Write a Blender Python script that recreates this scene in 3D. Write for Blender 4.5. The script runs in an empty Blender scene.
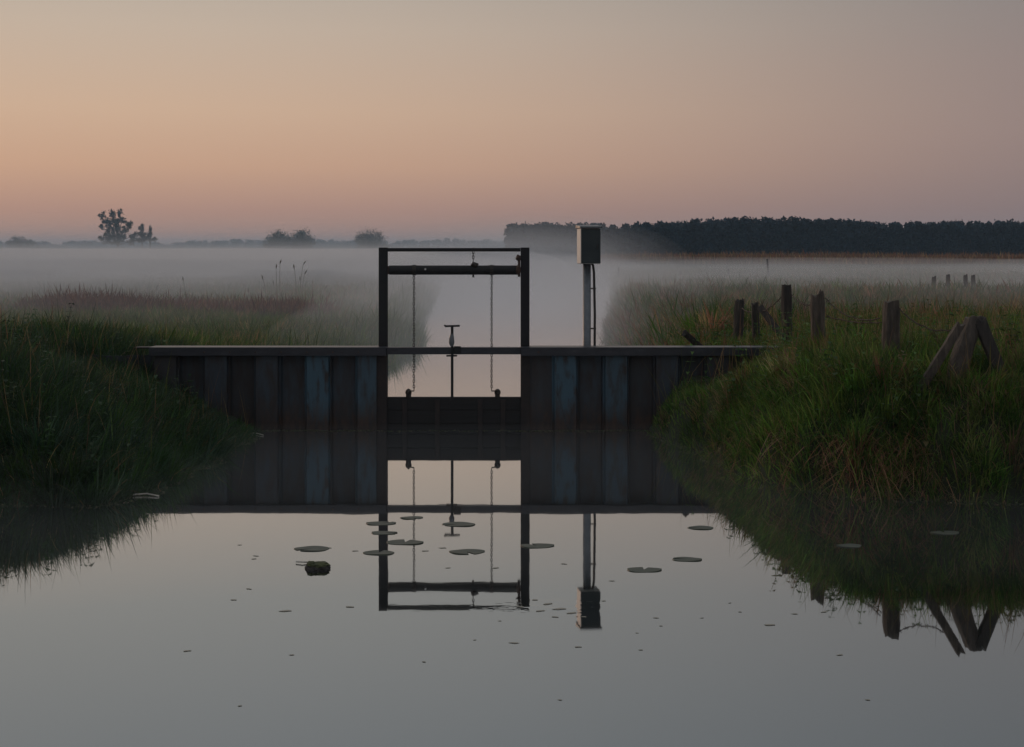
import bpy, bmesh, math, random
import numpy as np
from mathutils import Vector, Matrix

random.seed(7)
rng = np.random.default_rng(11)
scene = bpy.context.scene
C = scene.collection

# ------------------------------------------------------------------ camera
W, H = 1024, 747
F = 1333.0                 # focal length in picture widths of 1024
EYE = 2.2                  # eye height above the water
HOR = 248.0                # picture row of the horizon
cam_d = bpy.data.cameras.new('camera')
cam = bpy.data.objects.new('camera', cam_d)
C.objects.link(cam)
cam.location = (0, 0, EYE)
cam.rotation_euler = (math.pi / 2, 0, 0)
cam_d.sensor_width = 36.0
cam_d.lens = 36.0 * F / W
cam_d.shift_y = -(H / 2 - HOR) / W
cam_d.clip_start = 0.1
cam_d.clip_end = 9000
scene.camera = cam
scene.view_settings.view_transform = 'Standard'
scene.view_settings.look = 'None'
scene.view_settings.exposure = 0
scene.view_settings.gamma = 1
cy = scene.cycles
cy.use_denoising = True
cy.max_bounces = 8
cy.diffuse_bounces = 3
cy.glossy_bounces = 4
cy.transmission_bounces = 4
cy.transparent_max_bounces = 8
cy.volume_bounces = 2


def wx(px, Y): return (px - 512.0) / F * Y
def wz(py, Y): return EYE - (py - HOR) / F * Y
def wy(py, z=0.0): return F * (EYE - z) / (py - HOR)


# ------------------------------------------------------------------ helpers
def tag(o, label=None, cat=None, group=None, kind=None):
    if label: o['label'] = label
    if cat: o['category'] = cat
    if group: o['group'] = group
    if kind: o['kind'] = kind
    return o


def empty(name, loc=(0, 0, 0), rz=0.0):
    o = bpy.data.objects.new(name, None)
    o.empty_display_size = 0.1
    C.objects.link(o)
    o.location = loc
    o.rotation_euler = (0, 0, rz)
    return o


class MB:
    """collects shapes and links them as one mesh object"""
    def __init__(s):
        s.bm = bmesh.new()

    def box(s, x0, x1, y0, y1, z0, z1, m=None):
        vs = [s.bm.verts.new(p) for p in ((x0, y0, z0), (x1, y0, z0), (x1, y1, z0), (x0, y1, z0),
                                           (x0, y0, z1), (x1, y0, z1), (x1, y1, z1), (x0, y1, z1))]
        for f in ((3, 2, 1, 0), (4, 5, 6, 7), (0, 1, 5, 4), (1, 2, 6, 5), (2, 3, 7, 6), (3, 0, 4, 7)):
            s.bm.faces.new([vs[i] for i in f])
        if m is not None:
            for v in vs: v.co = m @ v.co
        return vs

    def tube(s, pts, rad, n=10, cap=True):
        pts = [Vector(p) for p in pts]
        if not hasattr(rad, '__len__'): rad = [rad] * len(pts)
        rings = []
        up0 = None
        for i, p in enumerate(pts):
            a = pts[max(i - 1, 0)]; b = pts[min(i + 1, len(pts) - 1)]
            t = (b - a).normalized()
            if up0 is None:
                up0 = Vector((0, 0, 1)) if abs(t.z) < .9 else Vector((0, 1, 0))
            u = t.cross(up0).normalized(); v = u.cross(t).normalized()
            rings.append([s.bm.verts.new(p + (u * math.cos(q) + v * math.sin(q)) * rad[i])
                          for q in [2 * math.pi * k / n for k in range(n)]])
        for i in range(len(rings) - 1):
            for k in range(n):
                s.bm.faces.new([rings[i][k], rings[i][(k + 1) % n], rings[i + 1][(k + 1) % n], rings[i + 1][k]])
        if cap:
            s.bm.faces.new(list(reversed(rings[0]))); s.bm.faces.new(rings[-1])

    def ring(s, c, rx, rz, r, plane, n=14, m=6):
        """an oval link: long axis z, short axis in x or y"""
        c = Vector(c); ax = Vector((1, 0, 0)) if plane == 'x' else Vector((0, 1, 0))
        az = Vector((0, 0, 1)); no = ax.cross(az)
        rings = []
        for i in range(n):
            a = 2 * math.pi * i / n
            p = c + ax * rx * math.cos(a) + az * rz * math.sin(a)
            o = (ax * math.cos(a) * rz + az * math.sin(a) * rx).normalized()
            rings.append([s.bm.verts.new(p + (o * math.cos(b) + no * math.sin(b)) * r)
                          for b in [2 * math.pi * k / m for k in range(m)]])
        for i in range(n):
            for k in range(m):
                s.bm.faces.new([rings[i][k], rings[i][(k + 1) % m], rings[(i + 1) % n][(k + 1) % m], rings[(i + 1) % n][k]])

    def blob(s, c, r, sub=2, jit=.15, seed=0):
        rr = random.Random(seed)
        res = bmesh.ops.create_icosphere(s.bm, subdivisions=sub, radius=1.0)
        for v in res['verts']:
            k = 1 + rr.uniform(-jit, jit)
            v.co = Vector((v.co.x * r[0] * k + c[0], v.co.y * r[1] * k + c[1], v.co.z * r[2] * k + c[2]))

    def build(s, name, mat, parent=None, smooth=False, bevel=0.0, off=None):
        if off is not None:
            for v in s.bm.verts: v.co -= Vector(off)
        bmesh.ops.recalc_face_normals(s.bm, faces=s.bm.faces)
        me = bpy.data.meshes.new(name)
        s.bm.to_mesh(me); s.bm.free()
        me.materials.append(mat)
        if smooth:
            me.polygons.foreach_set('use_smooth', [True] * len(me.polygons))
        o = bpy.data.objects.new(name, me)
        C.objects.link(o)
        if parent is not None: o.parent = parent
        if bevel:
            b = o.modifiers.new('bevel', 'BEVEL'); b.width = bevel; b.segments = 2; b.limit_method = 'ANGLE'
        return o


def np_mesh(name, verts, loops, starts, mat, tint=None, parent=None, smooth=False):
    me = bpy.data.meshes.new(name)
    me.vertices.add(len(verts)); me.vertices.foreach_set('co', np.ascontiguousarray(verts, np.float32).ravel())
    me.loops.add(len(loops)); me.loops.foreach_set('vertex_index', np.ascontiguousarray(loops, np.int32))
    me.polygons.add(len(starts)); me.polygons.foreach_set('loop_start', np.ascontiguousarray(starts, np.int32))
    me.update(calc_edges=True)
    if tint is not None:
        a = me.color_attributes.new('tint', 'FLOAT_COLOR', 'POINT')
        c = np.ones((len(verts), 4), np.float32); c[:, :3] = tint
        a.data.foreach_set('color', c.ravel())
    if smooth:
        me.polygons.foreach_set('use_smooth', np.ones(len(starts), bool))
    me.materials.append(mat)
    o = bpy.data.objects.new(name, me)
    C.objects.link(o)
    if parent is not None: o.parent = parent
    return o


# ------------------------------------------------------------------ materials
def new_mat(name):
    m = bpy.data.materials.new(name); m.use_nodes = True
    nt = m.node_tree
    return m, nt, nt.nodes['Principled BSDF'], nt.nodes['Material Output']


def ramp(nt, stops, interp='LINEAR'):
    r = nt.nodes.new('ShaderNodeValToRGB'); r.color_ramp.interpolation = interp
    e = r.color_ramp.elements
    while len(e) < len(stops): e.new(0.5)
    for i, (p, c) in enumerate(stops):
        e[i].position = p; e[i].color = (*c, 1)
    return r


def noise(nt, scale, detail=5, rough=.6, vec=None, sc=None):
    n = nt.nodes.new('ShaderNodeTexNoise')
    n.inputs['Scale'].default_value = scale; n.inputs['Detail'].default_value = detail
    n.inputs['Roughness'].default_value = rough
    tc = nt.nodes.new('ShaderNodeTexCoord')
    mp = nt.nodes.new('ShaderNodeMapping')
    if sc: mp.inputs['Scale'].default_value = sc
    nt.links.new(tc.outputs[vec or 'Object'], mp.inputs['Vector'])
    nt.links.new(mp.outputs['Vector'], n.inputs['Vector'])
    return n


def bump(nt, src, bs, strength, dist):
    b = nt.nodes.new('ShaderNodeBump'); b.inputs['Strength'].default_value = strength
    b.inputs['Distance'].default_value = dist
    nt.links.new(src, b.inputs['Height']); nt.links.new(b.outputs['Normal'], bs.inputs['Normal'])


def mat_noise(name, stops, scale, rough=.7, metallic=0, sc=None, bs=.4, bd=.01, detail=6):
    m, nt, p, o = new_mat(name)
    n = noise(nt, scale, detail, .65, None, sc)
    r = ramp(nt, stops)
    nt.links.new(n.outputs['Fac'], r.inputs['Fac']); nt.links.new(r.outputs['Color'], p.inputs['Base Color'])
    p.inputs['Roughness'].default_value = rough; p.inputs['Metallic'].default_value = metallic
    if bs: bump(nt, n.outputs['Fac'], p, bs, bd)
    return m


M_steel = mat_noise('dark_steel', [(.3, (.006, .0055, .006)), (.6, (.010, .009, .009)), (.8, (.026, .016, .011))], 9, .75, .0)
M_rust = mat_noise('rusty_steel', [(.3, (.035, .022, .018)), (.55, (.06, .034, .024)), (.8, (.10, .05, .028))], 11, .75, .1)
M_cap = mat_noise('cap_steel', [(.3, (.022, .024, .030)), (.6, (.036, .039, .047)), (.8, (.07, .07, .075))], 7, .38, .2, (.6, 2, 2))
M_guide = mat_noise('rusty_guide', [(.3, (.012, .009, .008)), (.6, (.026, .016, .013)), (.8, (.05, .027, .017))], 9, .7, .1)
M_chain = mat_noise('chain_iron', [(.3, (.02, .018, .017)), (.7, (.055, .04, .032))], 40, .6, .4)
M_board = mat_noise('wet_oak', [(.3, (.006, .005, .0045)), (.6, (.012, .009, .008)), (.8, (.024, .018, .015))], 6, .75, 0, (.5, 3, 8))
M_zinc = mat_noise('zinc_pipe', [(.3, (.085, .095, .105)), (.7, (.15, .16, .17))], 14, .45, .35)
M_cable = mat_noise('black_cable', [(.3, (.012, .012, .013)), (.7, (.025, .024, .024))], 20, .5)
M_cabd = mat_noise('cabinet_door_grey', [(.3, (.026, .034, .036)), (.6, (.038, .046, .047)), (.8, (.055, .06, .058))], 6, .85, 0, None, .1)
M_cab_lit = mat_noise('cabinet_lit_grey', [(.3, (.50, .50, .48)), (.6, (.60, .60, .57)), (.8, (.68, .67, .63))], 6, .5, 0, None, .1)  # much paler than the door: glow on the left side is put into the colour
M_bright = mat_noise('worn_zinc', [(.3, (.5, .5, .5)), (.7, (.7, .7, .68))], 20, .3, .6)
M_post = mat_noise('weathered_timber', [(.28, (.026, .02, .016)), (.5, (.065, .051, .040)), (.75, (.14, .11, .085))], 7, .85, 0, (4, 4, .7), .9, .02)
M_postd = mat_noise('dark_timber', [(.28, (.014, .011, .010)), (.5, (.03, .024, .02)), (.75, (.06, .048, .038))], 7, .85, 0, (4, 4, .7), .9, .02)
M_wire = mat_noise('rusty_wire', [(.3, (.03, .02, .016)), (.7, (.07, .045, .034))], 30, .7, .3)
M_pad = mat_noise('lily_leaf', [(.3, (.02, .028, .014)), (.6, (.035, .042, .022)), (.8, (.06, .05, .028))], 9, .5, 0, None, .1)
M_leaf = mat_noise('dead_leaf', [(.3, (.16, .15, .12)), (.7, (.32, .29, .23))], 15, .5, 0, None, .1)
M_moss = mat_noise('moss', [(.3, (.025, .03, .012)), (.6, (.06, .065, .02)), (.8, (.10, .085, .03))], 25, .9)
M_twig = mat_noise('pale_twig', [(.3, (.3, .27, .22)), (.7, (.5, .46, .4))], 25, .8)
M_bark = mat_noise('bark', [(.3, (.03, .025, .02)), (.7, (.08, .065, .05))], 5, .9, 0, (2, 2, .4))

# each pile with its own remnants of blue paint over rust
def pile_mat(name, blue, amount):
    m, nt, p, o = new_mat(name)
    n = noise(nt, 4.5, 6, .65, None, (2.2, 2.2, .55))
    r = ramp(nt, [(.36, (.024, .017, .015)), (.36 + amount, blue), (.85, tuple(c * 1.25 for c in blue))])
    nt.links.new(n.outputs['Fac'], r.inputs['Fac'])
    # tide stain: rust and slime along the waterline, with a ragged top
    tc = nt.nodes.new('ShaderNodeTexCoord'); sp = nt.nodes.new('ShaderNodeSeparateXYZ')
    nt.links.new(tc.outputs['Object'], sp.inputs[0])
    n2 = noise(nt, 6, 5, .7, None, (2.5, 2.5, .8))
    ad = nt.nodes.new('ShaderNodeMath'); ad.operation = 'MULTIPLY_ADD'
    nt.links.new(n2.outputs['Fac'], ad.inputs[0]); ad.inputs[1].default_value = -.5
    nt.links.new(sp.outputs['Z'], ad.inputs[2])
    mr = nt.nodes.new('ShaderNodeMapRange')
    mr.inputs['From Min'].default_value = -.18; mr.inputs['From Max'].default_value = .12
    mr.inputs['To Min'].default_value = 1; mr.inputs['To Max'].default_value = 0
    nt.links.new(ad.outputs[0], mr.inputs['Value'])
    r2 = ramp(nt, [(.35, (.010, .008, .007)), (.68, (.055, .027, .016))])
    nt.links.new(n2.outputs['Fac'], r2.inputs['Fac'])
    mx = nt.nodes.new('ShaderNodeMix'); mx.data_type = 'RGBA'
    nt.links.new(mr.outputs['Result'], mx.inputs['Factor'])
    nt.links.new(r.outputs['Color'], mx.inputs['A']); nt.links.new(r2.outputs['Color'], mx.inputs['B'])
    nt.links.new(mx.outputs['Result'], p.inputs['Base Color'])
    p.inputs['Roughness'].default_value = .6
    bump(nt, n2.outputs['Fac'], p, .3, .01)
    return m


M_pile_blue = pile_mat('pile_blue', (.036, .076, .104), .12)
M_pile_mid = pile_mat('pile_mid', (.034, .064, .086), .18)
M_pile_dull = pile_mat('pile_dull', (.028, .039, .051), .24)
M_pile_rust = pile_mat('pile_rust', (.027, .029, .034), .28)

# leaves and blades take their own colour from the mesh
def tint_mat(name, transl=.42, rough=.6):
    m, nt, p, o = new_mat(name)
    a = nt.nodes.new('ShaderNodeAttribute'); a.attribute_name = 'tint'
    nt.links.new(a.outputs['Color'], p.inputs['Base Color'])
    p.inputs['Roughness'].default_value = rough
    p.inputs['Specular IOR Level'].default_value = .25
    t = nt.nodes.new('ShaderNodeBsdfTranslucent'); nt.links.new(a.outputs['Color'], t.inputs['Color'])
    mx = nt.nodes.new('ShaderNodeMixShader'); mx.inputs[0].default_value = transl
    nt.links.new(p.outputs[0], mx.inputs[1]); nt.links.new(t.outputs[0], mx.inputs[2])
    nt.links.new(mx.outputs[0], o.inputs['Surface'])
    return m


M_grass = tint_mat('grass_blades')
M_crown = tint_mat('tree_leaves', .25, .7)

M_soil = mat_noise('turf_soil', [(.3, (.012, .014, .007)), (.55, (.026, .03, .012)), (.8, (.05, .04, .022))], 1.5, .95, 0, None, .6, .05)


def water_mat():
    m, nt, p, o = new_mat('still_water')
    p.inputs['Base Color'].default_value = (.010, .012, .011, 1)
    p.inputs['Roughness'].default_value = .04; p.inputs['IOR'].default_value = 1.33
    g = nt.nodes.new('ShaderNodeBsdfGlossy'); g.inputs['Roughness'].default_value = .012
    g.inputs['Color'].default_value = (.96, .97, .98, 1)
    fr = nt.nodes.new('ShaderNodeFresnel'); fr.inputs['IOR'].default_value = 1.33
    ma = nt.nodes.new('ShaderNodeMath'); ma.operation = 'MULTIPLY_ADD'; ma.use_clamp = True
    nt.links.new(fr.outputs[0], ma.inputs[0]); ma.inputs[1].default_value = .55; ma.inputs[2].default_value = .39
    mx = nt.nodes.new('ShaderNodeMixShader')
    nt.links.new(ma.outputs[0], mx.inputs[0]); nt.links.new(p.outputs[0], mx.inputs[1]); nt.links.new(g.outputs[0], mx.inputs[2])
    nt.links.new(mx.outputs[0], o.inputs['Surface'])
    n = noise(nt, 1.1, 3, .5, 'Object', (1, .7, 1)); n2 = noise(nt, 9, 2, .5, 'Object', (.6, 1.6, 1))
    # a patch of disturbed water where something has just moved
    tc = nt.nodes.new('ShaderNodeTexCoord'); mp = nt.nodes.new('ShaderNodeMapping')
    mp.inputs['Location'].default_value = (-.28 / .55, -8.15 / .22, 0); mp.inputs['Scale'].default_value = (1 / .55, 1 / .22, 1)
    gr = nt.nodes.new('ShaderNodeTexGradient'); gr.gradient_type = 'SPHERICAL'
    nt.links.new(tc.outputs['Object'], mp.inputs['Vector']); nt.links.new(mp.outputs[0], gr.inputs[0])
    k = nt.nodes.new('ShaderNodeMath'); k.operation = 'MULTIPLY_ADD'; nt.links.new(gr.outputs['Fac'], k.inputs[0]); k.inputs[1].default_value = 1.6; k.inputs[2].default_value = .05
    k2 = nt.nodes.new('ShaderNodeMath'); k2.operation = 'MULTIPLY_ADD'; nt.links.new(n2.outputs['Fac'], k2.inputs[0]); nt.links.new(k.outputs[0], k2.inputs[1]); nt.links.new(n.outputs['Fac'], k2.inputs[2])
    b = nt.nodes.new('ShaderNodeBump'); b.inputs['Strength'].default_value = .16; b.inputs['Distance'].default_value = .005
    nt.links.new(k2.outputs[0], b.inputs['Height'])
    nt.links.new(b.outputs['Normal'], g.inputs['Normal']); nt.links.new(b.outputs['Normal'], p.inputs['Normal'])
    # patches of thin surface film
    n3 = noise(nt, .8, 6, .65, 'Object', (.5, 1.3, 1))
    rr = ramp(nt, [(.45, (.010, .010, .010)), (.75, (.045, .045, .045))])
    nt.links.new(n3.outputs['Fac'], rr.inputs['Fac']); nt.links.new(rr.outputs['Color'], g.inputs['Roughness'])
    return m


M_water = water_mat()


def vol_mat(name, dens, col):
    m, nt, p, o = new_mat(name)
    nt.nodes.remove(p)
    v = nt.nodes.new('ShaderNodeVolumePrincipled')
    v.inputs['Density'].default_value = dens; v.inputs['Color'].default_value = (*col, 1)
    v.inputs['Density Attribute'].default_value = ''
    v.inputs['Anisotropy'].default_value = 0.0
    nt.links.new(v.outputs[0], o.inputs['Volume'])
    return m


# ------------------------------------------------------------------ sky and light
def s2l(c): return tuple(((v / 255 + .055) / 1.055) ** 2.4 if v > 10 else v / 255 / 12.92 for v in c)


world = bpy.data.worlds.new('World'); scene.world = world; world.use_nodes = True
nt = world.node_tree
bg = nt.nodes['Background']
tc = nt.nodes.new('ShaderNodeTexCoord'); sp = nt.nodes.new('ShaderNodeSeparateXYZ')
nt.links.new(tc.outputs['Generated'], sp.inputs[0])
warm = ramp(nt, [(0, s2l((152, 124, 114))), (.028, s2l((163, 128, 115))), (.06, s2l((182, 146, 123))), (.10, s2l((187, 158, 135))),
                 (.16, s2l((178, 161, 145))), (.25, s2l((149, 148, 144))), (.40, s2l((134, 139, 143))), (.6, s2l((166, 164, 162))), (1, s2l((172, 170, 168)))])
cool = ramp(nt, [(0, s2l((116, 101, 103))), (.03, s2l((122, 106, 106))), (.08, s2l((131, 114, 112))), (.13, s2l((129, 115, 113))),
                 (.2, s2l((120, 115, 114))), (.35, s2l((112, 117, 121))), (.6, s2l((152, 158, 166))), (1, s2l((158, 164, 172)))])
nt.links.new(sp.outputs['Z'], warm.inputs['Fac']); nt.links.new(sp.outputs['Z'], cool.inputs['Fac'])
# the afterglow sits low on the left, beyond the picture's edge
SUN_AZ = math.radians(-38)
flat = nt.nodes.new('ShaderNodeVectorMath'); flat.operation = 'MULTIPLY'; flat.inputs[1].default_value = (1, 1, 0)
nrm = nt.nodes.new('ShaderNodeVectorMath'); nrm.operation = 'NORMALIZE'
dot = nt.nodes.new('ShaderNodeVectorMath'); dot.operation = 'DOT_PRODUCT'
dot.inputs[1].default_value = (math.sin(SUN_AZ), math.cos(SUN_AZ), 0)
nt.links.new(tc.outputs['Generated'], flat.inputs[0]); nt.links.new(flat.outputs[0], nrm.inputs[0]); nt.links.new(nrm.outputs[0], dot.inputs[0])
az = nt.nodes.new('ShaderNodeMapRange'); az.interpolation_type = 'SMOOTHSTEP'
az.inputs['From Min'].default_value = .40; az.inputs['From Max'].default_value = .96
nt.links.new(dot.outputs['Value'], az.inputs['Value'])
mx = nt.nodes.new('ShaderNodeMix'); mx.data_type = 'RGBA'
nt.links.new(az.outputs[0], mx.inputs['Factor']); nt.links.new(cool.outputs[0], mx.inputs['A']); nt.links.new(warm.outputs[0], mx.inputs['B'])
sky = nt.nodes.new('ShaderNodeTexSky'); sky.sky_type = 'NISHITA'; sky.sun_disc = False
SUN_EL = math.radians(3)
sky.sun_elevation = SUN_EL; sky.sun_rotation = SUN_AZ
sk = nt.nodes.new('ShaderNodeVectorMath'); sk.operation = 'SCALE'; sk.inputs['Scale'].default_value = .05
nt.links.new(sky.outputs[0], sk.inputs[0])
mx2 = nt.nodes.new('ShaderNodeMix'); mx2.data_type = 'RGBA'; mx2.inputs['Factor'].default_value = .05
nt.links.new(mx.outputs['Result'], mx2.inputs['A']); nt.links.new(sk.outputs[0], mx2.inputs['B'])
nt.links.new(mx2.outputs['Result'], bg.inputs['Color'])
bg.inputs['Strength'].default_value = 1.28

sl = bpy.data.lights.new('sun', 'SUN'); sl.energy = .8; sl.angle = math.radians(25); sl.color = (1, .64, .43)
so = bpy.data.objects.new('sun', sl); C.objects.link(so)
so.rotation_euler = Vector((-math.sin(SUN_AZ) * math.cos(math.radians(8)), -math.cos(SUN_AZ) * math.cos(math.radians(8)), -math.sin(math.radians(8)))).to_track_quat('-Z', 'Y').to_euler()
so.location = (-30, 30, 20)

# ------------------------------------------------------------------ terrain
D = wy(430)                                    # the sluice stands here
XR = np.array([(0, 3.4), (10, 3.3), (11.6, 3.1), (12.4, 2.55), (13.2, 2.24), (14.2, 2.0), (15.2, 1.80), (16.1, 1.68), (17, 1.75), (24, 2.0), (30, 2.2), (40, 3.0), (60, 4.6), (110, 8), (160, 7), (210, 0)])
XL = np.array([(0, -3.8), (11.4, -3.5), (13, -3.2), (16.1, -3.05), (18, -2.9), (24, -2.45), (30, -2.1), (38, -2.7), (60, -3.6), (110, -5), (160, 0), (210, 3)])


def sstep(a, b, x):
    t = np.clip((x - a) / (b - a), 0, 1); return t * t * (3 - 2 * t)


def wob(x, y, f=1.0, s=0.0):
    return (np.sin(x * 1.7 * f + s) * np.cos(y * 1.3 * f + 1.3 + s) + .6 * np.sin(x * 3.9 * f + y * 2.7 * f + s) + .4 * np.cos(x * 7.1 * f - y * 6.3 * f + 2 * s)) / 2


def land(x, y):
    """distance-like value inland from the nearest bank, and which side it is"""
    w = (.16 * wob(x, y, 1.3) + .07 * wob(x, y, 4.1, 2.2)) * (1 - .75 * np.exp(-((y - 16.1) / .8) ** 2))
    xr = np.interp(y, XR[:, 0], XR[:, 1]); xl = np.interp(y, XL[:, 0], XL[:, 1])
    yr = 11.5 + .25 * np.clip(4.2 - x, 0, 2)
    dr = np.minimum(x - xr, (y - yr) * 1.0)
    dl = np.minimum(xl - x, (y - 11.45) * 1.25)
    d0 = (1.2 - y) * .5
    return dr + w, dl + w, d0 + w


def height(x, y):
    x = np.asarray(x, float); y = np.asarray(y, float)
    dr, dl, d0 = land(x, y)
    tr = (1.09 + .09 * wob(x, y, 1.1) + .05 * wob(x, y, 2.7, 1.0)) * (1 - sstep(17, 27, y)) + (.80 + .09 * wob(x, y, .3)) * sstep(17, 27, y)
    tr = tr * (1 - .34 * np.exp(-((x - 2.5) / .55) ** 2 - ((y - 15.6) / 1.3) ** 2))
    tr = tr * (1 - .16 * np.exp(-((x - 3.1) / .7) ** 2 - ((y - 17.6) / 1.2) ** 2))
    tr = tr * (1 - sstep(42, 62, y)) + .45 * sstep(42, 62, y)
    tr = tr * (1 - sstep(95, 200, y)) + .12 * sstep(95, 200, y)
    tl = (1.10 + .11 * wob(x, y, 1.0, 2) + .05 * wob(x, y, 2.5, 3.0)) * (1 - sstep(16.5, 24, y)) + .44 * sstep(16.5, 24, y)
    tl = tl + .05 * wob(x, y, .25)
    hr = tr * (1 - np.exp(-np.maximum(dr, 0) / .38)); hl = tl * (1 - np.exp(-(np.maximum(dl, 0) / (1.5 - .7 * sstep(17, 24, y))) ** 1.35))
    h0 = .9 * (1 - np.exp(-np.maximum(d0, 0) / .5))
    d = np.maximum(np.maximum(dr, dl), d0)
    h = np.maximum(np.maximum(hr, hl), h0)
    return np.where(d > 0, h - .02, np.maximum(d * 1.2, -.8) - .02)


def axis(dense, step, far, grow=1.16):
    a = list(np.arange(dense[0], dense[1] + 1e-6, step)); s = step
    while a[-1] < far[1]:
        s *= grow; a.append(a[-1] + s)
    s = step; lo = [a[0]]
    while lo[-1] > far[0]:
        s *= grow; lo.append(lo[-1] - s)
    return np.array(lo[:0:-1] + a)


gx = axis((-11, 11), .12, (-2600, 2600)); gy = axis((.5, 19), .12, (-40, 4200), 1.06)
X, Y = np.meshgrid(gx, gy)
Z = height(X, Y)
V = np.stack([X, Y, Z], -1).reshape(-1, 3)
nx, ny = len(gx), len(gy)
i = (np.arange(ny - 1)[:, None] * nx + np.arange(nx - 1)[None]).ravel()
Q = np.stack([i, i + 1, i + nx + 1, i + nx], -1)
g = np_mesh('ground', V, Q.ravel(), np.arange(len(Q)) * 4, M_soil, smooth=True)
tag(g, 'dark turf ground of the river banks and flat meadows', 'ground', kind='structure')

wm = MB(); vs = [wm.bm.verts.new(p) for p in ((-90, -6, 0), (90, -6, 0), (90, 230, 0), (-90, 230, 0))]; wm.bm.faces.new(vs)
wo = wm.build('water', M_water)
tag(wo, 'still dark water of the ditch mirroring the dawn sky', 'water', kind='structure')

# ------------------------------------------------------------------ grass
def blades(name, x, y, L, Wd, col, lean, leandir, droop, zoff=-.03, z=None):
    n = len(x)
    z = (height(x, y) if z is None else z) + zoff
    yaw = rng.uniform(0, 2 * np.pi, n)
    ox = np.cos(leandir); oy = np.sin(leandir)
    K = 4
    t = np.linspace(0, 1, K)[None]
    up = L[:, None] * (t * np.cos(lean)[:, None] - droop[:, None] * t ** 2)
    out = L[:, None] * (t * np.sin(lean)[:, None] + .55 * droop[:, None] * t ** 2)
    px = x[:, None] + out * ox[:, None]; py = y[:, None] + out * oy[:, None]; pz = z[:, None] + up
    hw = Wd[:, None] * .5 * np.array([1, .9, .6, 0])[None]
    sx = np.cos(yaw)[:, None] * hw; sy = np.sin(yaw)[:, None] * hw
    A = np.stack([px - sx, py - sy, pz], -1); B = np.stack([px + sx, py + sy, pz], -1)
    verts = np.concatenate([A[:, :3], B[:, :3], A[:, 3:]], 1)            # 7 each
    idx = (np.arange(n) * 7)[:, None]
    lp = np.concatenate([idx + np.array([0, 3, 4, 1]), idx + np.array([1, 4, 5, 2]), idx + np.array([2, 5, 6])], 1)
    st = (np.arange(n) * 11)[:, None] + np.array([0, 4, 8])
    tint = np.repeat(col[:, None, :], 7, 1)
    return np_mesh(name, verts.reshape(-1, 3), lp.ravel(), st.ravel(), M_grass, tint.reshape(-1, 3))


def pick(n, cols, wts, patch=None):
    cols = np.array(cols); k = rng.choice(len(cols), n, p=np.array(wts) / sum(wts))
    c = cols[k] * rng.lognormal(0, .28, (n, 1)) * rng.normal(1, .08, (n, 3))
    return np.clip(c, .004, .5)


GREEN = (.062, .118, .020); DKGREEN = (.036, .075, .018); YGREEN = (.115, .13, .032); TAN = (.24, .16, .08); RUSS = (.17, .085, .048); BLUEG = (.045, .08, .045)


def sample(n, x0, x1, y0, y1, dmin, dmax, side, keep=None):
    xs = rng.uniform(x0, x1, n); ys = rng.uniform(y0, y1, n)
    dr, dl, _ = land(xs, ys)
    d = dr if side == 'R' else dl
    k = (d > dmin) & (d < dmax)
    if keep is not None: k &= keep(xs, ys, d)
    return xs[k], ys[k], d[k]


def downslope(x, y):
    e = .06
    gx_ = (height(x + e, y) - height(x - e, y)); gy_ = (height(x, y + e) - height(x, y - e))
    return np.arctan2(-gy_, -gx_)


def lawn(name, side, n, box, dmin, dmax, Lm, Ls, wd, cols, wts, lean=.3, droop=.25, outw=.6, keep=None, label=None, cat='grass', patchy=.45, f=.9):
    x, y, d = sample(n, *box, dmin, dmax, side, keep)
    n = len(x)
    p = wob(x, y, f, 4.0) + .5 * wob(x, y, f * 2.7, 1.0)
    L = np.clip(rng.normal(Lm, Ls, n), Lm * .35, Lm * 2.2) * (1 + patchy * p)
    L = L * np.where((x > 2.2) & (x < 3.7) & (y > 15.4) & (y < 19), .6, 1.0)
    L = L * np.where((y < D) & (x > -8), 1 - .5 * sstep(14.4, 15.9, y), 1.0)
    ld = np.where(rng.random(n) < outw, downslope(x, y) + rng.normal(0, .6, n), rng.uniform(0, 6.28, n))
    flow = 2.6 * wob(x, y, .7, 6.0) + 1.2 * wob(x, y, 2.1, 3.0)
    ld = ld + flow * .55
    flat = np.clip(wob(x, y, 1.25, 12.0) - .35, 0, 1) * 1.3
    c = pick(n, cols, wts) * (1 + .35 * wob(x, y, f * 1.4, 9.0))[:, None]
    o = blades(name, x, y, L, np.full(n, wd) * rng.uniform(.6, 1.4, n), np.clip(c, .004, .5),
               np.abs(rng.normal(lean, lean * .6, n)) + flat, ld, np.abs(rng.normal(droop, droop * .6, n)))
    tag(o, label, cat, kind='stuff')
    return o


behind_wall = lambda x, y, d: (y > D + .35) | (y < D - .1) | (x > 2.5) | (x < -3.9)
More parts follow.
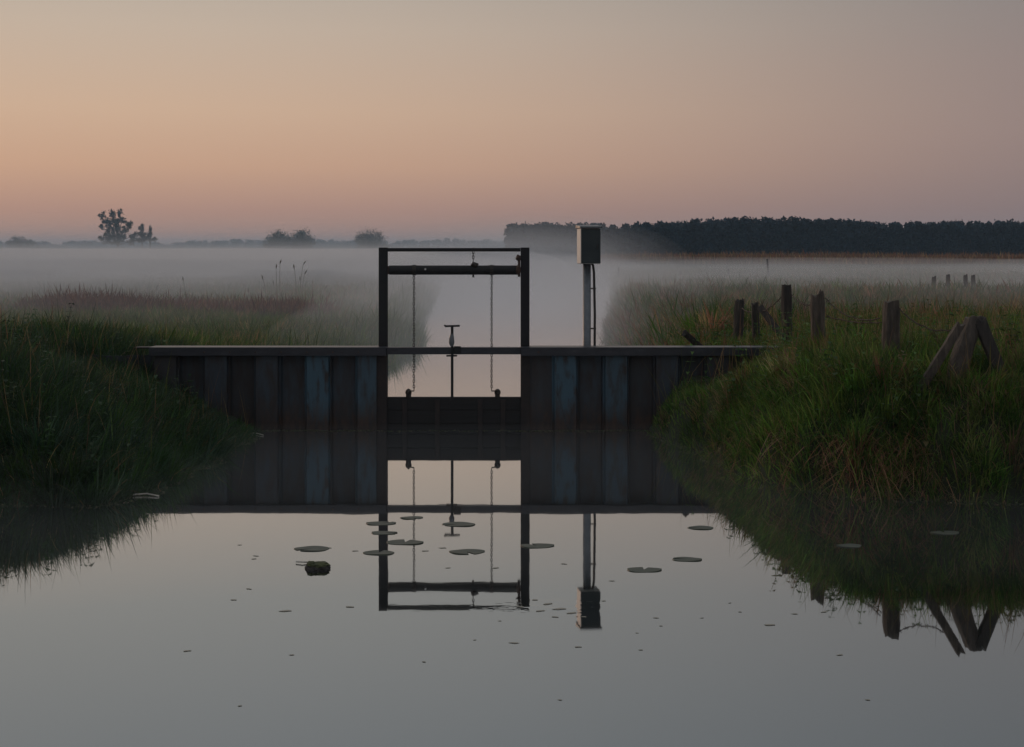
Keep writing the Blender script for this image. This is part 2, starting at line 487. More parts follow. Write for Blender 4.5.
# right bank, in front of and beside the wall
lawn('bank_grass', 'R', 150000, (1.5, 8.5, 11, 19), -.06, 9, .235, .085, .008, [(.105, .19, .030), GREEN, (.14, .17, .04), TAN], [6, 4, 2.2, .9], .35, .35, .55,
     lambda x, y, d: behind_wall(x, y, d), 'lush green grass covering the bank right of the sluice wall')
lawn('dry_grass', 'R', 60000, (1.5, 7.5, 11, 14), -.06, .28, .20, .07, .0065, [(.28, .18, .10), (.26, .125, .068), (.34, .19, .11)], [2, 5, 2], 1.0, .85, .95,
     lambda x, y, d: (.7 * wob(x, y, 1.1, 2.0) + .62 * np.exp(-((x - 3.25) / .55) ** 2) + .30 * rng.normal(size=len(x)) > .37), 'reddish dead grass hanging over the waterline of the right bank', 'dry grass', .3)
lawn('dry_grass', 'R', 30000, (1.7, 8, 11.5, 18), .25, 6, .34, .12, .006, [TAN, RUSS], [3, 2], .45, .5, .4,
     lambda x, y, d: wob(x, y, 1.5, 5.0) > .55, 'pale dry stalks in patches among the green grass of the right bank', 'dry grass', .3)
# left bank: greens darker and bluer, the shade of its turned-away slope put in
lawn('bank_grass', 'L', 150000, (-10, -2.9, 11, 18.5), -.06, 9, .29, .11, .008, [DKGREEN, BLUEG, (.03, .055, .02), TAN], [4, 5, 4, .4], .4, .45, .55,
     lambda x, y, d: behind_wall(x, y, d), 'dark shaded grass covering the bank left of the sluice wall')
lawn('dry_grass', 'L', 16000, (-8, -3.2, 11.3, 16), -.03, 3, .42, .12, .006, [TAN, RUSS], [1, 2], .5, .6, .5,
     lambda x, y, d: wob(x, y, 1.1, 3.0) > .5, 'brown dead tufts in the dark grass of the left bank', 'dry grass', .3)
# meadows behind the wall
nowall = lambda x, y, d: y > D + .45
lawn('meadow_grass', 'L', 130000, (-17, -1.4, 16.4, 34), -.05, 99, .30, .10, .013, [GREEN, DKGREEN, YGREEN, TAN], [5, 3, 3, 1.6], .35, .35, .4, nowall,
     'green meadow grass in thin mist behind the left wall', f=.5)
lawn('meadow_grass', 'L', 80000, (-34, -1.4, 33, 75), -.05, 99, .28, .10, .03, [GREEN, YGREEN, TAN, RUSS], [4, 3, 3, 1], .35, .35, .4, None,
     'far left meadow grass fading into the mist', f=.3)
lawn('bank_reeds', 'L', 22000, (-5, -1.4, 20, 60), -.08, 1.0, .46, .14, .018, [GREEN, DKGREEN, YGREEN], [4, 4, 1], .18, .3, .6, None,
     'tall green reeds lining the left edge of the misty channel', 'reeds', f=.5)
lawn('meadow_reeds', 'L', 36000, (-17, -4.5, 33, 41), 0, 99, .40, .14, .03, [(.12, .045, .032), RUSS, (.08, .035, .03)], [5, 2, 4], .2, .25, .4,
     lambda x, y, d: (wob(x, y, .35, 1.0) > -.25) & (np.abs(y - 36.5 - 1.5 * np.sin(x * .4)) < 2.2), 'reddish brown reed strip in the left meadow', 'reeds', f=.4)
lawn('meadow_grass', 'R', 110000, (1.5, 17, 16.4, 40), -.05, 99, .28, .10, .014, [GREEN, DKGREEN, TAN, RUSS], [4, 3, 3, 2.4], .35, .35, .4, nowall,
     'brownish meadow grass behind the fence posts on the right', f=.5)
lawn('meadow_grass', 'R', 80000, (2.4, 42, 38, 110), -.05, 99, .30, .11, .035, [GREEN, DKGREEN, TAN, RUSS], [4, 3, 2, 2], .35, .35, .4, None,
     'far right meadow grass under the low mist', f=.3)
lawn('bank_reeds', 'R', 14000, (1.6, 7, 22, 60), -.08, 1.2, .40, .15, .02, [GREEN, TAN, RUSS], [4, 3, 3], .22, .35, .6, None,
     'tall brownish reeds lining the right edge of the misty channel', 'reeds', f=.5)
lawn('far_reeds', 'R', 60000, (12, 150, 165, 235), 0, 999, 1.15, .3, .16, [RUSS, TAN, (.15, .09, .06)], [4, 3, 3], .2, .25, .4, None,
     'brown reed belt in front of the dark wood on the right', 'reeds', f=.05)

def tufts(name, side, n, box, per, Lm, wd, cols, wts, label, keep=None, dmin=.02, cat='grass'):
    x, y, d = sample(n, *box, dmin, 8, side, keep)
    n = len(x); per_n = rng.integers(per // 2, per * 3 // 2, n); k = np.repeat(np.arange(n), per_n); N = len(k)
    a = rng.uniform(0, 6.28, N); r = rng.uniform(0, 1, N) ** .6 * rng.uniform(.05, .16, n)[k]
    X_ = x[k] + r * np.cos(a); Y_ = y[k] + r * np.sin(a)
    base = pick(n, cols, wts)[k] * rng.lognormal(0, .2, (N, 1))
    L = Lm * rng.uniform(.6, 1.5, n)[k] * rng.uniform(.6, 1.15, N)
    L = L * np.where((X_ > 2.2) & (X_ < 3.7) & (Y_ > 15.4) & (Y_ < 19), .6, 1.0)
    L = L * np.where((Y_ < D + .2) & (X_ < 3.4) & (X_ > -8), 1 - .6 * sstep(14.2, 15.6, Y_), 1.0)
    dn_ = downslope(x, y)[k]
    ax_, ay_ = np.cos(a) * r * 6 + .35 * np.cos(dn_), np.sin(a) * r * 6 + .35 * np.sin(dn_)
    o = blades(name, X_, Y_, L, wd * rng.uniform(.6, 1.4, N), np.clip(base, .004, .5), np.abs(rng.normal(.30, .18, N)), np.arctan2(ay_, ax_), np.abs(rng.normal(.35, .25, N)))
    tag(o, label, cat, kind='stuff')


RB = (1.5, 8, 11.2, 18); LB = (-9.5, -2.9, 11.3, 18)
nw = lambda x, y, d: behind_wall(x, y, d)
tufts('grass_tufts', 'R', 1500, RB, 46, .26, .009, [(.105, .19, .028), GREEN, (.14, .17, .04), DKGREEN], [3, 4, 2, 2], 'taller green tufts standing out of the right bank grass', nw)
tufts('dry_tufts', 'R', 900, RB, 40, .29, .008, [TAN, RUSS, (.28, .19, .11)], [3, 3, 2], 'scattered tan and reddish dead tufts on the right bank', lambda x, y, d: nw(x, y, d) & (wob(x, y, 1.2, 7.0) > -.1), cat='dry grass')
tufts('sedge_tufts', 'R', 200, RB, 22, .34, .015, [(.07, .13, .025), GREEN, YGREEN, (.16, .13, .05)], [3, 3, 2, 1.5], 'broad leaved sedge tufts on the right bank', nw, cat='sedge')
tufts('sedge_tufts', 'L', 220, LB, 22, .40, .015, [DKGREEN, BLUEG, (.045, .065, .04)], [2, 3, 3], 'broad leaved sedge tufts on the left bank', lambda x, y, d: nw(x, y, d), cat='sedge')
tufts('grass_tufts', 'L', 1700, LB, 46, .33, .009, [GREEN, DKGREEN, BLUEG, (.045, .065, .04)], [.7, 4, 4, 3], 'taller dark tufts standing out of the left bank grass', lambda x, y, d: nw(x, y, d))  # left bank shade mixed into these greens too
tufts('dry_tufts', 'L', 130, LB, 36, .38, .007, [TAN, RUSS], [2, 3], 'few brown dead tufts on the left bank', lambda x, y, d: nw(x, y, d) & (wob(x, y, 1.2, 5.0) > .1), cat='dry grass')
tufts('meadow_tufts', 'L', 1500, (-20, -1.6, 18, 42), 30, .33, .018, [GREEN, YGREEN, DKGREEN, TAN], [3, 2, 4, 1.5], 'green tussocks in the misty meadow behind the left wall')
tufts('meadow_tufts', 'R', 1500, (1.8, 20, 18, 44), 30, .42, .018, [GREEN, DKGREEN, TAN, RUSS], [3, 4, 2, 3], 'brown and green tussocks in the misty meadow behind the fence posts')

def weeds(name, side, n, box, cols, wts, label):
    """leafy herbs: upright stems with pairs of broad pointed leaves"""
    x, y, d = sample(n, *box, .1, 6, side, nw)
    keep_ = (wob(x, y, 1.6, 8.0) > .05); x, y = x[keep_], y[keep_]; n = len(x)
    V_, T_ = [], []
    z = height(x, y); hts = rng.uniform(.22, .48, n); cc = pick(n, cols, wts)
    for i_ in range(n):
        lx, ly = rng.normal(0, .16, 2); nl = rng.integers(4, 8)
        for l in range(nl):
            t = .25 + .75 * l / (nl - 1); p = np.array([x[i_] + lx * t * hts[i_], y[i_] + ly * t * hts[i_], z[i_] + hts[i_] * t])
            a0 = l * 1.57 + rng.uniform(-.4, .4)
            for a in (a0, a0 + 3.14):
                ln = rng.uniform(.05, .10) * (1.25 - .6 * t); w = ln * .36
                o = np.array([math.cos(a), math.sin(a), 0]); sd = np.array([-math.sin(a), math.cos(a), 0]); dz = rng.uniform(-.5, .25)
                V_.append([p, p + o * ln * .5 + sd * w + [0, 0, ln * .1], p + o * ln + [0, 0, ln * dz], p + o * ln * .5 - sd * w + [0, 0, ln * .1]])
                T_.append(cc[i_] * rng.uniform(.8, 1.2))
        p0 = np.array([x[i_], y[i_], z[i_] - .02]); p1 = p0 + [lx * hts[i_], ly * hts[i_], hts[i_]]
        V_.append([p0 - [.003, 0, 0], p0 + [.003, 0, 0], p1 + [.002, 0, 0], p1 - [.002, 0, 0]]); T_.append(cc[i_])
    V_ = np.array(V_); m_ = len(V_)
    o = np_mesh(name, V_.reshape(-1, 3), np.arange(m_ * 4), np.arange(m_) * 4, M_grass, np.repeat(np.clip(np.array(T_), .004, .4)[:, None], 4, 1).reshape(-1, 3))
    tag(o, label, 'weeds', kind='stuff')


weeds('weeds', 'R', 900, RB, [(.05, .10, .025), (.07, .12, .03), (.13, .10, .04)], [3, 3, 1], 'leafy green weeds growing through the right bank grass')
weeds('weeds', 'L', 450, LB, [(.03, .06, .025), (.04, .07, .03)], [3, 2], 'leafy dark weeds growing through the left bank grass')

# stray tall reed stems with plumes, standing above the left mist
def reed_stems(name, pts, label):
    m = MB()
    for (x, y, h) in pts:
        z = float(height(x, y)); lx = random.uniform(-.12, .12)
        m.tube([(x, y, z), (x + lx * .4, y, z + h * .6), (x + lx, y, z + h)], [.009, .007, .005], 5)
        m.tube([(x + lx, y, z + h - .02), (x + lx * 1.3 + .01, y, z + h + .07), (x + lx * 1.8 + .04, y, z + h + .16)], [.006, .024, .005], 6)
    o = m.build(name, M_reed)
    tag(o, label, 'reeds', kind='stuff')


M_reed = mat_noise('reed_stem', [(.3, (.05, .04, .025)), (.7, (.12, .085, .05))], 5, .9)
reed_stems('reed_stems', [(wx(px, 50), 50 + random.uniform(-4, 4), wz(py, 50) - .6) for px, py in
                          ((286, 258), (290, 262), (295, 261), (283, 272), (301, 270), (306, 275), (312, 262), (276, 280), (269, 284), (325, 284), (208, 274), (165, 288), (160, 284), (173, 290), (240, 287), (120, 290), (262, 287), (333, 286))],
           'thin reed stems with dark plumes rising through the left mist')

# tall stalks on the near banks
def stalks(name, side, n, box, lab):
    x, y, d = sample(n, *box, .05, 5, side, behind_wall)
    n = len(x)
    o = blades(name, x, y, rng.uniform(.45, .8, n), np.full(n, .006), pick(n, [TAN, RUSS, YGREEN], [4, 2, 2]),
               np.abs(rng.normal(.2, .15, n)), rng.uniform(0, 6.28, n), np.abs(rng.normal(.12, .1, n)))
    tag(o, lab, 'grass stalks', kind='stuff')


stalks('grass_stalks', 'R', 900, (1.6, 7, 11.3, 18), 'thin seed stalks standing above the right bank grass')
stalks('grass_stalks', 'L', 500, (-9, -3, 11.4, 18), 'thin seed stalks standing above the left bank grass')

# ------------------------------------------------------------------ sheet pile wall
PX = D / F
def sx(px): return (px - 512) * PX
def sz(py): return EYE - (py - HOR) * PX


root = empty('sheet_pile_wall', (0, D, 0))
tag(root, 'low blue and rusty steel sheet pile wall across the water', 'wall')
CAP_T, CAP_B = sz(347), sz(355.5)
pitch = .615
def pile(x0, x1, back, mat, ends=(1, 1)):
    """one U pile: a flat pan, forward or back, with a sloping half web on either side"""
    dep, w, t = .12, .022, .012
    y = dep if back else 0.0
    prof = ([(x0 - w + .002, dep / 2)] if ends[0] else []) + [(x0, y), (x1, y)] + ([(x1 + w - .002, dep / 2)] if ends[1] else [])
    m = MB()
    def row(z, o): return [m.bm.verts.new((x, yy + o, z)) for x, yy in prof]
    a0, a1, b0, b1 = row(-.75, 0), row(CAP_B - .003, 0), row(-.75, t), row(CAP_B - .003, t)
    for k in range(len(prof) - 1):
        m.bm.faces.new([a0[k], a0[k + 1], a1[k + 1], a1[k]]); m.bm.faces.new([b0[k + 1], b0[k], b1[k], b1[k + 1]])
        m.bm.faces.new([a1[k], a1[k + 1], b1[k + 1], b1[k]])
    m.bm.faces.new([a0[0], a1[0], b1[0], b0[0]]); m.bm.faces.new([a0[-1], b0[-1], b1[-1], a1[-1]])
    if ends[0]: m.tube([(x0 - w, dep / 2 - .006, -.7), (x0 - w, dep / 2 - .006, CAP_B - .006)], .011, 6)   # interlock
    return m.build('sheet_pile', mat, root, bevel=.003)


fw_, bw_ = .262, pitch - .262 - .088
cl = sx(317.5)
for k, (mf, mb_) in enumerate(((M_pile_blue, M_pile_dull), (M_pile_dull, M_pile_rust), (M_pile_dull, M_pile_dull), (M_pile_rust, M_pile_dull), (M_pile_dull, M_pile_rust))):
    c_ = cl - k * pitch
    pile(c_ - fw_ / 2, c_ + fw_ / 2, False, mf)
    pile(c_ - fw_ / 2 - .044 - bw_, c_ - fw_ / 2 - .044, True, mb_)
pile(cl + fw_ / 2 + .044, cl + fw_ / 2 + .044 + bw_, True, M_pile_dull)
pile(cl + fw_ / 2 + .088 + bw_, sx(376.4), False, M_pile_mid, (1, 0))
cr = sx(565.5); xr0 = cr
for k, (mf, mb_) in enumerate(((M_pile_blue, M_pile_dull), (M_pile_mid, M_pile_rust), (M_pile_dull, M_pile_dull), (M_pile_rust, M_pile_dull))):
    c_ = cr + k * pitch
    pile(c_ - fw_ / 2, c_ + fw_ / 2, False, mf)
    pile(c_ + fw_ / 2 + .044, c_ + fw_ / 2 + .044 + bw_, True, mb_)
m = MB(); m.box(sx(523.5), cr - fw_ / 2 - .024, .064, .079, -.7, CAP_B - .003); m.build('closing_plate', M_pile_rust, root)
# capping channel: left run, right run and the narrower rail across the opening
def cap(x0, x1):
    m = MB()
    m.box(x0, x1, -.05, .24, CAP_T - .014, CAP_T)
    m.box(x0, x1, -.05, -.036, CAP_B, CAP_T - .016)
    m.box(x0, x1, .226, .24, CAP_B, CAP_T - .016)
    return m.build('cap_beam', M_cap, root, bevel=.003)


cap(sx(150), sx(386.3)); cap(sx(521), 3.6)
m = MB(); m.box(sx(386.6), sx(520.7), -.02, .07, sz(354.3), CAP_T - .003); m.build('cross_rail', M_cap, root, bevel=.004)
m = MB(); m.box(sx(134), sx(150) - .004, .0, .2, CAP_T - .02, CAP_T - .004); m.build('end_board', M_board, root, bevel=.003)
# bolts under the cap
m = MB()
for k in range(14):
    x = sx(205) + k * .31
    if sx(374) < x < sx(532): continue
    m.tube([(x, -.062, CAP_B + .045), (x, -.05, CAP_B + .045)], .011, 6)
b = m.build('cap_bolt', M_rust, root); b['kind'] = 'stuff'

# ------------------------------------------------------------------ lifting frame
fr = empty('lifting_gantry', (0, D, 0))
tag(fr, 'tall dark steel lifting frame standing over the sluice opening', 'sluice frame')
FY0, FY1 = .075, .175
def hpost(x0, x1, name='post'):
    m = MB(); zt = sz(247.5); zb = -.75
    t = .014
    m.box(x0, x1, FY0, FY0 + t, zb, zt)               # front flange
    m.box(x0, x1, FY1 - t, FY1, zb, zt)               # rear flange
    xm = (x0 + x1) / 2
    m.box(xm - .02, xm + .02, FY0 + t + .001, FY1 - t - .001, zb, zt)
    return m.build(name, M_steel, fr, bevel=.003)


hpost(sx(378), sx(386.6)); hpost(sx(520.7), sx(529.6))
for a, b_ in ((374.8, 386.4), (521, 530.2)):
    m = MB(); m.box(sx(a), sx(b_), .045, .072, -.75, CAP_B - .004); m.build('guide_rail', M_guide, fr, bevel=.003)
m = MB(); m.box(sx(386.8), sx(520.5), .085, .165, sz(251.6), sz(248.0)); m.build('top_bar', M_steel, fr, bevel=.004)
shaft_z = (sz(265.5) + sz(275)) / 2
m = MB()
m.tube([(sx(388.5), .12, shaft_z), (sx(519.5), .12, shaft_z)], .057, 20)
m.tube([(sx(387), .12, shaft_z), (sx(521), .12, shaft_z)], .024, 12)
sh = m.build('winding_shaft', M_steel, fr, smooth=False)
for px in (413.5, 491.5):
    m = MB(); m.tube([(sx(px) - .022, .12, shaft_z), (sx(px) + .022, .12, shaft_z)], .066, 18)
    m.build('chain_wheel', M_chain, sh)
m = MB(); m.tube([(sx(425), .055, shaft_z + .012), (sx(425), .066, shaft_z + .012)], .012, 8); m.build('grease_plug', M_bright, sh)
m = MB(); m.blob((sx(474.5), .10, sz(265)), (.045, .05, .035), 2, .18, 3); m.tube([(sx(473), .10, sz(262)), (sx(473), .10, sz(277.5))], .012, 8)
m.build('shaft_clamp', M_chain, fr)
def chain(x, y, z0, z1, r=.0042, lw=.0115, ll=.022):
    m = MB(); z = z1; k = 0
    while z > z0:
        m.ring((x + random.uniform(-.002, .002), y, z), lw, ll, r, 'x' if k % 2 else 'y', 12, 5)
        z -= (ll - r) * 2 * .88; k += 1
    return m


chain(sx(473), .10, sz(262), sz(249.5)).build('short_chain', M_chain, fr)
for px in (413.6, 491.6):
    chain(sx(px), .055, sz(392), shaft_z).build('hoist_chain', M_chain, fr)
# bearings
m = MB()
m.box(sx(386.9), sx(388.8), .08, .16, shaft_z - .05, shaft_z + .05); m.build('bearing', M_rust, fr, bevel=.006)
m = MB()
m.box(sx(517.8), sx(520.4), .07, .17, sz(277), sz(256)); m.blob((sx(518.5), .09, sz(258)), (.035, .05, .04), 2, .2, 8)
m.blob((sx(518.5), .08, sz(270)), (.032, .06, .07), 2, .15, 9)
m.build('ratchet_gear', M_rust, fr)

# ------------------------------------------------------------------ gate leaf
gt = empty('sluice_gate', (0, D, 0))
tag(gt, 'dark wet wooden gate leaf closing the sluice at the waterline', 'sluice gate')
zt = sz(398)
for k, (a, b_) in enumerate(((zt - .155, zt), (zt - .325, zt - .158), (-.7, zt - .328))):
    m = MB(); m.box(sx(384.2), sx(523), .096 + .004 * (k % 2), .150, a, b_); m.build('gate_plank', M_board, gt, bevel=.006)
m = MB()
for px in (404, 437, 480, 503): m.box(sx(px) - .03, sx(px) + .03, .083, .0945, -.6, zt - .03)
m.build('gate_strap', M_guide, gt, bevel=.003)
for px in (407.8, 497.4):
    m = MB()
    m.box(sx(px) - .03, sx(px) + .03, .085, .15, zt - .004, zt + .03)
    m.ring((sx(px), .11, zt + .055), .026, .032, .013, 'x', 14, 8)
    m.blob((sx(px) + .006, .10, zt + .06), (.028, .03, .04), 2, .2, int(px))
    m.tube([(sx(px), .1, zt + .075), (sx(413.6 if px < 450 else 491.6), .06, sz(391.5))], .008, 6)
    m.build('lifting_lug', M_chain, gt)

# ------------------------------------------------------------------ T handled spindle
spd = empty('gate_spindle', (sx(452.3), D, 0))
tag(spd, 'slim upright spindle with T handle in the middle of the opening', 'spindle')
m = MB(); m.tube([(0, .035 - .075, zt - .02), (0, -.04, sz(326))], .0165, 12); m.build('rod', M_steel, spd)
m = MB(); m.tube([(-.088, -.04, sz(326)), (.092, -.04, sz(325.6))], .0125, 10)
m.tube([(-.088, -.04, sz(326)), (-.088, -.04, sz(324.6))], .011, 8)
m.build('handle', M_steel, spd)
m = MB(); m.tube([(-.004, -.04, sz(346)), (-.006, -.04, sz(342.5)), (-.006, -.04, sz(338)), (-.002, -.04, sz(333.5))], [.018, .034, .030, .018], 12)
m.build('grip_sleeve', M_zinc, spd)
m = MB(); m.box(.02, .105, -.045, -.022, sz(353.5), sz(346)); m.box(-.07, .06, -.055, -.021, sz(356.3), sz(354.7))
m.build('guide_bracket', M_steel, spd, bevel=.004)

# ------------------------------------------------------------------ control cabinet on its pole
cb = empty('control_cabinet', (sx(588.5), D + .34, 0))
tag(cb, 'grey metal control cabinet on a round pole behind the wall', 'control box')
PB = (D + .34) / F
def bz(py): return EYE - (py - HOR) * PB
m = MB(); m.tube([(0, 0, -.75), (0, 0, bz(263.5))], .049, 20); pl = m.build('pole', M_zinc, cb, smooth=False)
for p in pl.data.polygons: p.use_smooth = len(p.vertices) == 4
R = Matrix.Rotation(math.radians(9), 4, 'Z')
m = MB(); m.box(-.125, .123, -.115, .115, bz(263.8), bz(228.6), Matrix.Translation((.022, 0, 0)) @ R); bd = m.build('cabinet', M_cab_lit, cb, bevel=.008)
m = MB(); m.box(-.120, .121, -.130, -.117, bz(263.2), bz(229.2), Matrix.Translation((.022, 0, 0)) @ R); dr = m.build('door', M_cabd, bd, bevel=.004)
m = MB(); m.box(.075, .092, -.140, -.129, bz(249), bz(244), Matrix.Translation((.022, 0, 0)) @ R); m.build('handle', M_cable, dr, bevel=.003)
m = MB()
vs = m.box(-.14, .138, -.145, .13, bz(228.4), bz(226.4), Matrix.Translation((.022, 0, 0)) @ R)
for v in vs[6:8]: v.co.z += .018
m.build('lid', M_zinc, cb, bevel=.004)
m = MB(); cx = sx(596) - sx(588.5)
m.tube([(.05, 0, bz(262)), (.075, -.01, bz(265.5)), (cx - .005, -.01, bz(272)), (cx, -.01, bz(290)), (cx + .006, -.01, bz(315)), (cx + .004, -.01, bz(340)), (cx + .01, -.01, .1)], .0155, 8)
cbl = m.build('cable', M_cable, cb)
for py in (288.5, 328.5):
    m = MB(); m.box(.02, cx + .022, -.02, .0, bz(py) - .008, bz(py) + .008); m.build('clip', M_rust, cbl)

# ------------------------------------------------------------------ fence posts
def timber(name, px, top, base, Yd, wpx, mat, lean_top=0.0, jag=.03, seed=0, square=0.0, parent=None, root_z=None, twist=0.0, dy=0.0, taper=1.0, notch=None):
    """weathered post from pixel row `base` up to `top`; lean_top = sideways shift of its top in metres"""
    rr = random.Random(seed)
    xb = wx(px, Yd); zt_ = wz(top, Yd)
    zb = (float(height(xb, Yd)) - .25) if root_z is None else root_z
    r0 = wpx * Yd / F / 2
    m = MB(); n = 14; rings = []; K = 9
    ph = [rr.uniform(-1, 1) for _ in range(n)]
    for k in range(K):
        t = k / (K - 1); ring = []
        for j in range(n):
            a = 2 * math.pi * j / n + twist * t
            ca, sa = math.cos(a), math.sin(a)
            sq = 1 / max(abs(ca), abs(sa))
            r = r0 * ((1 - square) + square * sq) * (1 + .09 * ph[j] + .05 * rr.uniform(-1, 1)) * (taper ** t)
            if k == K - 1: r *= .86
            z = zb + (zt_ - zb) * t + (jag * ph[(j * 3) % n] + (jag * .8 * ca if notch is None else notch * ca)) * (1 if k == K - 1 else (.8 if k == K - 2 else 0)) - (.0 if k < K - 1 else -.015)
            ring.append(m.bm.verts.new((xb + lean_top * t + r * ca, Yd + dy * t + r * sa, z)))
        rings.append(ring)
    for k in range(K - 1):
        for j in range(n):
            m.bm.faces.new([rings[k][j], rings[k][(j + 1) % n], rings[k + 1][(j + 1) % n], rings[k + 1][j]])
    top_c = m.bm.verts.new((xb + lean_top, Yd + dy, zt_ - jag * .7))
    for j in range(n): m.bm.faces.new([rings[-1][j], rings[-1][(j + 1) % n], top_c])
    m.bm.faces.new(list(reversed(rings[0])))
    return m


def post(name, label, cat, *a, group=None, **k):
    mat = a[5]
    loc = (wx(a[0], a[3]), a[3], 0)
    o = timber(name, *a, **k).build(name, mat, off=loc)
    o.location = loc
    tag(o, label, cat, group)
    return o


GP = 'old fence posts on the right bank'
post('fence_post', 'dark slightly leaning fence post, farthest of the bank posts, next to the wall end', 'fence post', 736.5, 301, 333, 18.4, 10.5, M_postd, lean_top=.05, jag=.03, seed=1, group=GP)
post('fence_post', 'short thin dark fence post with a fallen rail leaning on its right', 'fence post', 757, 304.5, 333, 17.4, 7.5, M_postd, lean_top=-.03, jag=.02, seed=2, group=GP)
post('fence_post', 'tallest dark flat topped fence post on the right bank', 'fence post', 786.5, 286, 335, 16.2, 10.5, M_postd, lean_top=.0, jag=.008, seed=3, square=.5, group=GP)
post('fence_post', 'pale fence post with split ragged top where the sagging wire starts', 'fence post', 819.5, 294.5, 327, 14.7, 13.5, M_post, lean_top=-.02, jag=.035, seed=4, square=.3, group=GP, taper=1.05)
post('fence_post', 'thick grey squared fence post in the middle of the grassy bank top', 'fence post', 889.5, 303, 342, 13.3, 16.5, M_post, lean_top=.02, jag=.012, seed=5, square=.75, group=GP)

# fallen rail and stub
def plank(name, label, p0, p1, w, t, mat, parent=None, cat='board', seed=0):
    p0, p1 = Vector(p0), Vector(p1); c = (p0 + p1) / 2
    ax = (p1 - p0).normalized(); sd = ax.cross(Vector((0, 1, 0))).normalized(); fr_ = sd.cross(ax)
    rr = random.Random(seed); m = MB(); K = 7; rings = []
    for k in range(K):
        q = p0.lerp(p1, k / (K - 1)); e = 1 + rr.uniform(-.1, .1)
        rings.append([m.bm.verts.new(q + sd * a * w / 2 * e + fr_ * b * t / 2 * e + ax * (rr.uniform(-.03, .03) if k in (0, K - 1) else 0))
                      for a, b in ((-1, -1), (0, -1.15), (1, -1), (1.1, 0), (1, 1), (0, 1.1), (-1, 1), (-1.05, 0))])
    for k in range(K - 1):
        for j in range(8): m.bm.faces.new([rings[k][j], rings[k][(j + 1) % 8], rings[k + 1][(j + 1) % 8], rings[k + 1][j]])
    m.bm.faces.new(list(reversed(rings[0]))); m.bm.faces.new(rings[-1])
    if parent is not None: return m.build(name, mat, parent, bevel=.004)
    o = m.build(name, mat, None, bevel=.004, off=c); o.location = c
    tag(o, label, cat)
    return o


plank('fallen_rail', 'dark fallen rail leaning between two fence posts on the bank', (wx(783, 16.9), 16.9, wz(338, 16.9)), (wx(761, 17.2), 17.2, wz(308, 17.2)), .085, .06, M_postd, cat='rail', seed=4)
plank('broken_stake', 'short broken stake tilting left over the right end of the wall', (wx(706, 16.9), 16.9, wz(352, 16.9)), (wx(684.5, 16.7), 16.7, wz(333, 16.7)), .075, .06, M_postd, cat='stake', seed=6)

# leaning corner post with its two struts
YB = 12.35
bp = empty('corner_post', (wx(960, YB), YB, float(height(wx(960, YB), YB))))
tag(bp, 'leaning corner post with two slanting struts at the right edge', 'fence post')
bp_loc = Vector(bp.location)
def child(o):
    o.matrix_parent_inverse = bp.matrix_basis.inverted(); return o
m = timber('post', 939, 319, 385, YB, 22, M_post, lean_top=.37, jag=.012, seed=11, square=.35, root_z=.6, dy=.15, taper=.85)
o = m.build('post', M_post, bp, off=bp_loc)
o = plank('strut', None, Vector((wx(917, YB - .06), YB - .06, wz(394, YB))) - bp_loc, Vector((wx(955, YB), YB - .16, wz(323, YB))) - bp_loc, .075, .06, M_post, parent=bp, seed=12)
o = plank('strut', None, Vector((wx(1009, YB + .04), YB + .04, wz(394, YB))) - bp_loc, Vector((wx(979, YB + .1), YB + .1, wz(321, YB))) - bp_loc, .11, .08, M_postd, parent=bp, seed=13)
m = MB(); p = Vector((wx(983, YB), YB + .12, wz(322, YB))) - bp_loc
m.blob(p, (.06, .06, .045), 2, .22, 5); m.build('broken_top', M_postd, bp)

# barbed wire
def wire(label, p0, p1, sag, seed):
    rr = random.Random(seed); p0, p1 = Vector(p0), Vector(p1); m = MB(); pts = []
    n = 16; c = p0
    for k in range(n + 1):
        t = k / n; q = p0.lerp(p1, t); q.z -= sag * 4 * t * (1 - t); q += Vector((0, rr.uniform(-.01, .01), rr.uniform(-.008, .008))) if 0 < k < n else Vector((0, 0, 0))
        pts.append(q)
    m.tube(pts, .006, 5)
    for k in range(1, n):
        if k % 2:
            q = pts[k]
            for s in (-1, 1):
                dv = Vector((s * rr.uniform(.3, 1), rr.uniform(-.6, .6), rr.uniform(.4, 1))).normalized() * .026
                m.tube([q - dv, q + dv], [.0035, .002], 4)
    o = m.build('barbed_wire', M_wire, None, off=c); o.location = c
    tag(o, label, 'wire', 'rusty wire strands between the fence posts')


wire('rusty wire hanging from the ragged pale post down to the thick grey post', (wx(826, 14.6), 14.65, wz(298, 14.6)), (wx(880, 13.4), 13.4, wz(318, 13.4)), .10, 1)
wire('second lower wire between the ragged pale post and the thick grey post', (wx(826, 14.6), 14.6, wz(316, 14.6)), (wx(880, 13.4), 13.35, wz(322, 13.4)), .03, 6)
wire('rusty wire sagging from the thick grey post toward the leaning corner post', (wx(898, 13.2), 13.25, wz(306, 13.2)), (wx(956, YB), YB + .1, wz(330, YB)), .09, 2)
wire('slack wire between the tallest dark post and the ragged pale post', (wx(792, 16.1), 16.15, wz(294, 16.1)), (wx(813, 14.8), 14.8, wz(304, 14.8)), .05, 3)
wire('wire between the leaning far post and the tallest dark post', (wx(742, 18.2), 18.2, wz(308, 18.2)), (wx(781, 16.3), 16.3, wz(297, 16.3)), .12, 4)

